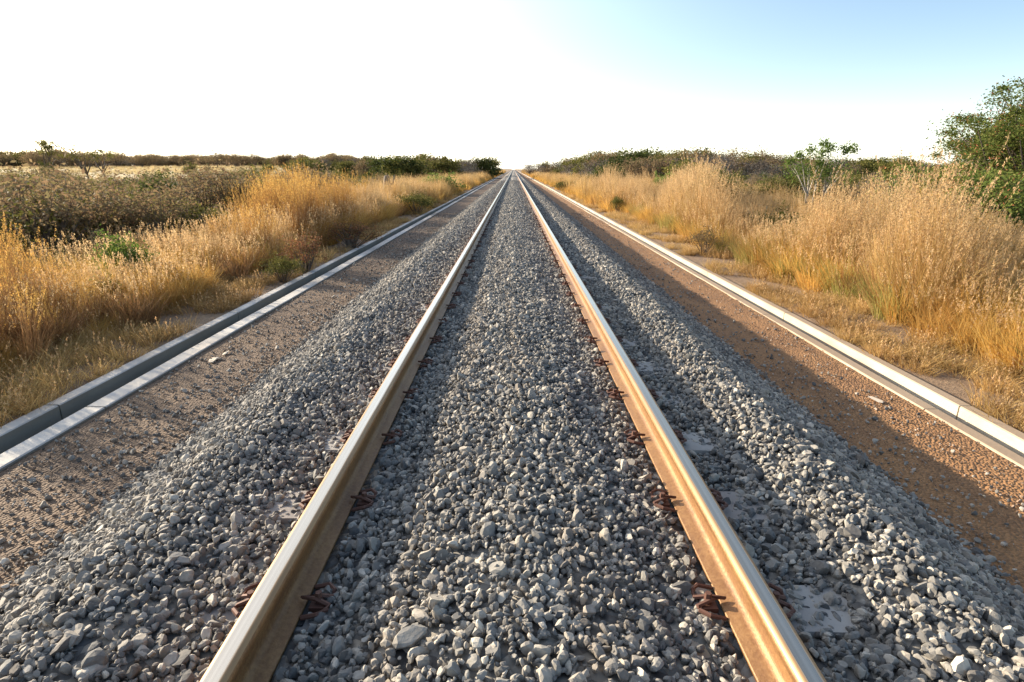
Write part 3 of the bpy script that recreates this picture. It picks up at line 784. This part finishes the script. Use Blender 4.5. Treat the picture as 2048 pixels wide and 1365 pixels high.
# single bushes the photograph shows apart
def bush(pr, px, Y, top, wide, label, cat='bush', nm='bush'):
    loc = atg(px, Y); h = at(px, top, Y).z - loc.z
    rz_ = {id(SB): 1.45, id(SO): 1.45, id(SG): 1.55, id(SD): 1.5, id(SR): .82, id(SY): 1.2}.get(id(pr), 1.4)
    half = {id(SR): .62, id(SY): .9}.get(id(pr), 1.05)
    zc = Y * math.cos(PITCH) + 1.2 * math.sin(PITCH); wd = wide / F_PX * zc / 2 / half
    t = place((nm, pr[1], pr[2]), loc, (wd, wd, h / rz_), random.uniform(0, 6.28), label, cat); return t
bush(SR, 690, 13.6, 435, 130, 'round reddish-brown bush at the edge of the left drain')
bush(SR, 590, 10.2, 455, 110, 'rusty dark bush in the golden grass left of the reddish round one')
bush(SO, 540, 9.3, 505, 90, 'low olive bush behind the left drain, nearest of its side')
bush(SY, 205, 8.6, 456, 130, 'fresh green low bush showing between the golden grass on the left')
bush(SY, 165, 7.2, 545, 70, 'small bright green weed in the golden grass on the far left')
bush(SD, 300, 24, 336, 110, 'dark green dome-shaped bush standing above the brown scrub on the left')
bush(SO, 215, 16, 362, 190, 'wide olive bush in front of the dark green dome bush')
bush(SO, 330, 15, 380, 200, 'low yellowish-green bush in the middle of the left scrub')
bush(SO, 425, 15, 400, 110, 'olive bush at the inner end of the left scrub')
bush(SY, 880, 42, 343, 110, 'light green spreading bush in front of the dark wood on the left')
bush(SO, 830, 24, 378, 90, 'low dark bush in the grass before the left wood')
bush(SG, 785, 30, 352, 60, 'tangle of grey twigs beside the old stump on the left')
bush(SD, 1437, 21, 331, 100, 'dark green round bush behind the tall grass on the right')
bush(SD, 1215, 46, 322, 95, 'dark evergreen bush in front of the grey wood on the right')
bush(SD, 1545, 30, 343, 60, 'small dark bush between the round bush and the sapling on the right')
bush(SY, 1325, 33, 340, 60, 'bright green bush peeping over the tall grass on the right')
bush(SO, 1128, 48, 358, 55, 'olive bush in the grass close to the right drain, far along the line')
bush(SG, 1790, 14, 345, 130, 'grey twiggy bush among tall grass on the right')
bush(SO, 1580, 14, 405, 110, 'olive bush low in the tall grass right of the track')
bush(SO, 1940, 11, 430, 170, 'dark olive bush below the big tree on the right')
bush(SR, 1830, 8, 500, 120, 'rust-brown bush in the tall grass on the right')
bush(SB, 1425, 12.5, 445, 80, 'brown dead bush in the grass near the right drain')
bush(SO, 1240, 24, 385, 40, 'small olive tuft bush at the right drain')

# big feathery tree at the right edge
acacia = tree_proto(61, 'feathery_tree', M['leaf_feather'], M['bark'], 2.9, 2.4, 2.5, 420, 170, .042, .34, .11, .6, extra=(M['pod'], 2600, .045), every=1, shell=.4)
loc = atg(2100, 17); loc.z -= .1
place(acacia, loc, (1.05, 1.05, .92), .6, 'big feathery green tree with reddish pods at the right edge', 'tree')
ac2 = tree_proto(62, 'feathery_tree', M['leaf_feather'], M['bark_pale'], 2.3, 1.1, 1.2, 200, 110, .05, .36, .06, .4, extra=(M['pod'], 900, .05), every=1, shell=.45)
place(ac2, atg(1935, 15.5), (.95, .95, .93), 0, 'low spreading olive tree at the foot of the big feathery tree', 'tree')

# sapling with pale stems
def sapling():
    r = np.random.default_rng(71); loc = atg(1640, 22); t = link('sapling', None); t.location = loc
    tag(t, 'slender sapling with pale stems and loose green leaf tufts above the right grass', 'tree')
    tips = [(1600, 310), (1580, 322), (1622, 300), (1648, 288), (1662, 296), (1690, 300), (1706, 298), (1640, 325), (1615, 335), (1670, 330), (1600, 345), (1630, 350), (1655, 350), (1690, 345), (1585, 340), (1645,305)]
    P = [at(a, b, 22 + r.uniform(-.6, .6)) - loc for a, b in tips]
    mb = MB(); stems = [Vector((-.3, 0, 0)), Vector((-.05, .1, 0)), Vector((.25, 0, 0))]
    for p in P:
        b = min(stems, key=lambda q: abs(q.x - p.x)); m = Vector((b.x * .9 + p.x * .1, b.y, 1.1))
        mb.tube([b - Vector((0, 0, .1)), m, m.lerp(p, .6) + Vector((0, 0, .08)), p], [.03, .022, .013, .005], 5)
    link('trunk', mb.mesh('trunk', M['bark_pale'], True), t)
    c = np.array([tuple(p) for p in P]); k = np.repeat(np.arange(len(c)), 170)
    spread = np.array([.16 if p.z > 2.2 else .34 for p in P])
    p = c[k] + r.normal(0, .6, (len(k), 3)) * spread[k][:, None]
    a = unit(r.normal(0, 1, (len(k), 3))); b = unit(np.cross(a, r.normal(0, 1, (len(k), 3))))
    s = .05 * r.uniform(.6, 1.3, (len(k), 1)); v, f = quads(p, a * s, b * s * .4)
    link('crown', mesh('crown', v, f, M['leaf_green']), t)
sapling()

# two leaning, half-bare trees against the sky on the left
def bare_tree(px, Y, tips, label, seed, rad=.09, lf=60):
    r = np.random.default_rng(seed); loc = atg(px, Y); t = link('thorn_tree', None); t.location = loc; tag(t, label, 'tree')
    mb = MB(); P = [at(a, b, Y + r.uniform(-1, 1)) - loc for a, b in tips]
    f0 = Vector((0, 0, max(.5, min(p.z for p in P) * .55)))
    mb.tube([Vector((0, 0, -.2)), Vector((.1, 0, f0.z * .5)), f0], [rad * 1.4, rad, rad * .8], 7)
    cs = []
    for p in P:
        m1 = f0.lerp(p, .45) + Vector((r.normal(0, .15), 0, r.uniform(-.1, .25)))
        mb.tube([f0, m1, f0.lerp(p, .75) + Vector((r.normal(0, .1), 0, r.normal(0, .1))), p], [rad * .6, rad * .4, rad * .25, rad * .1], 5)
        for q in range(5):
            e = p + Vector((r.normal(0, .35), r.normal(0, .3), r.uniform(-.1, .3))); mb.tube([m1.lerp(p, .5 + .1 * q), e], [rad * .15, rad * .05], 3); cs.append(tuple(e))
    link('trunk', mb.mesh('trunk', M['bark'], True), t)
    c = np.array(cs); k = np.repeat(np.arange(len(c)), lf // 3); p = c[k] + r.normal(0, .14, (len(k), 3)) * np.array([1, 1, .6])
    a = unit(r.normal(0, 1, (len(k), 3))); b = unit(np.cross(a, r.normal(0, 1, (len(k), 3)))); s = .07 * r.uniform(.6, 1.3, (len(k), 1))
    v, f = quads(p, a * s, b * s * .45); link('crown', mesh('crown', v, f, M['leaf_olive']), t)
bare_tree(172, 48, [(120, 293), (138, 298), (150, 307), (165, 310), (180, 318), (190, 312), (150, 318)], 'crooked thorn tree with long bare boughs leaning left against the sky', 81)
bare_tree(205, 50, [(183, 308), (195, 303), (208, 304), (218, 312), (225, 318)], 'small flat-topped thorn tree just right of the crooked one', 82)
bare_tree(95, 46, [(83, 292), (88, 290), (98, 288), (103, 297), (90, 305), (100, 310), (110, 315)], 'thorn tree with two leaf tufts high on bare twigs, far left', 83, .12, 90)
bush(SD, 95, 45, 318, 34, 'dark bush at the foot of the far left thorn tree')
bush(SO, 380, 60, 318, 34, 'round olive bush alone at the meadow edge on the left')

# old stump, agave, fallen boughs, stray bits
t = link('tree_stump', None); t.location = atg(772, 28); tag(t, 'weathered upright stump standing in the scrub left of the track', 'stump')
mb = MB(); mb.tube([(0, 0, -.1), (.02, 0, .4), (-.02, 0, 1.0), (.02, 0, 1.42), (.0, 0, 1.5)], [.24, .19, .17, .14, .06], 9)
mb.tube([(0, 0, .9), (.3, 0, 1.15), (.38, 0, 1.5)], [.08, .05, .02], 5)
link('trunk', mb.mesh('trunk', M['termite'], True), t)
loc = atg(1537, 16); t = link('agave', None); t.location = loc; tag(t, 'grey-green agave with stiff pale leaves in the right scrub', 'plant')
r = random.Random(5)
for i in range(16):
    a = i * 2.4; e = r.uniform(.35, 1.3); L = r.uniform(.55, .85) * 1.3
    d = Vector((math.cos(a) * math.cos(e), math.sin(a) * math.cos(e), math.sin(e))); sd = d.cross(Vector((0, 0, 1))).normalized(); up = sd.cross(d)
    v = []; 
    for q, wv in ((0, .06), (.35, .075), (.7, .045), (1, .004)):
        c = d * L * q - Vector((0, 0, .12 * q * q)); v += [c - sd * wv, c - up * wv * .35, c + sd * wv]
    f = [(j*3, j*3+1, j*3+4, j*3+3) for j in range(3)] + [(j*3+1, j*3+2, j*3+5, j*3+4) for j in range(3)] + [(j*3+2, j*3, j*3+3, j*3+5) for j in range(3)]
    link('leaf', mesh('leaf', v, f, M['agave']), t)
for i, (a, b, Y, lab) in enumerate([((1990, 398), (2035, 412), 14.5, 'pale fallen bough lying under the big feathery tree'), ((1958, 428), (1964, 400), 14.5, 'pale forked branch sticking up beneath the low olive tree')]):
    p, q = at(*a, Y), at(*b, Y + .4); mb = MB(); m = p.lerp(q, .5) + Vector((0, 0, .06))
    mb.tube([p, m, q], [.035, .03, .012], 6); mb.tube([m, m + Vector((.25, .1, .2))], [.018, .006], 5)
    tag(link('fallen_branch', mb.mesh('fallen_branch', M['bark_pale'], True)), lab, 'branch')

def slab(px, py, sx, sy, sz, rz, m, label, cat, nm):
    Y = 1.8 * F_PX / (math.cos(PITCH) * (py - VPY)); Y = (Y - 1.8 * math.sin(PITCH)) / math.cos(PITCH); p = at(px, py, Y)
    me = rock(nm, m, int(px)); 
    for v in me.vertices: v.co.x *= sx; v.co.y *= sy; v.co.z *= sz
    o = link(nm, me); o.location = (p.x, p.y, .01 + (bed_z(p.x) if abs(p.x) < 2.3 else 0)); o.rotation_euler = (0, 0, rz); tag(o, label, cat)
slab(428, 722, .05, .16, .02, .3, M['pale_stone'], 'long pale stone lying alone on the left shoulder', 'stone', 'stone')
slab(452, 708, .03, .07, .015, .1, M['pale_stone'], 'small pale chip beside the long pale stone', 'stone', 'stone')
slab(1750, 800, .05, .10, .02, .1, M['pale_stone'], 'sand-coloured stone on the sunlit right shoulder', 'stone', 'stone')
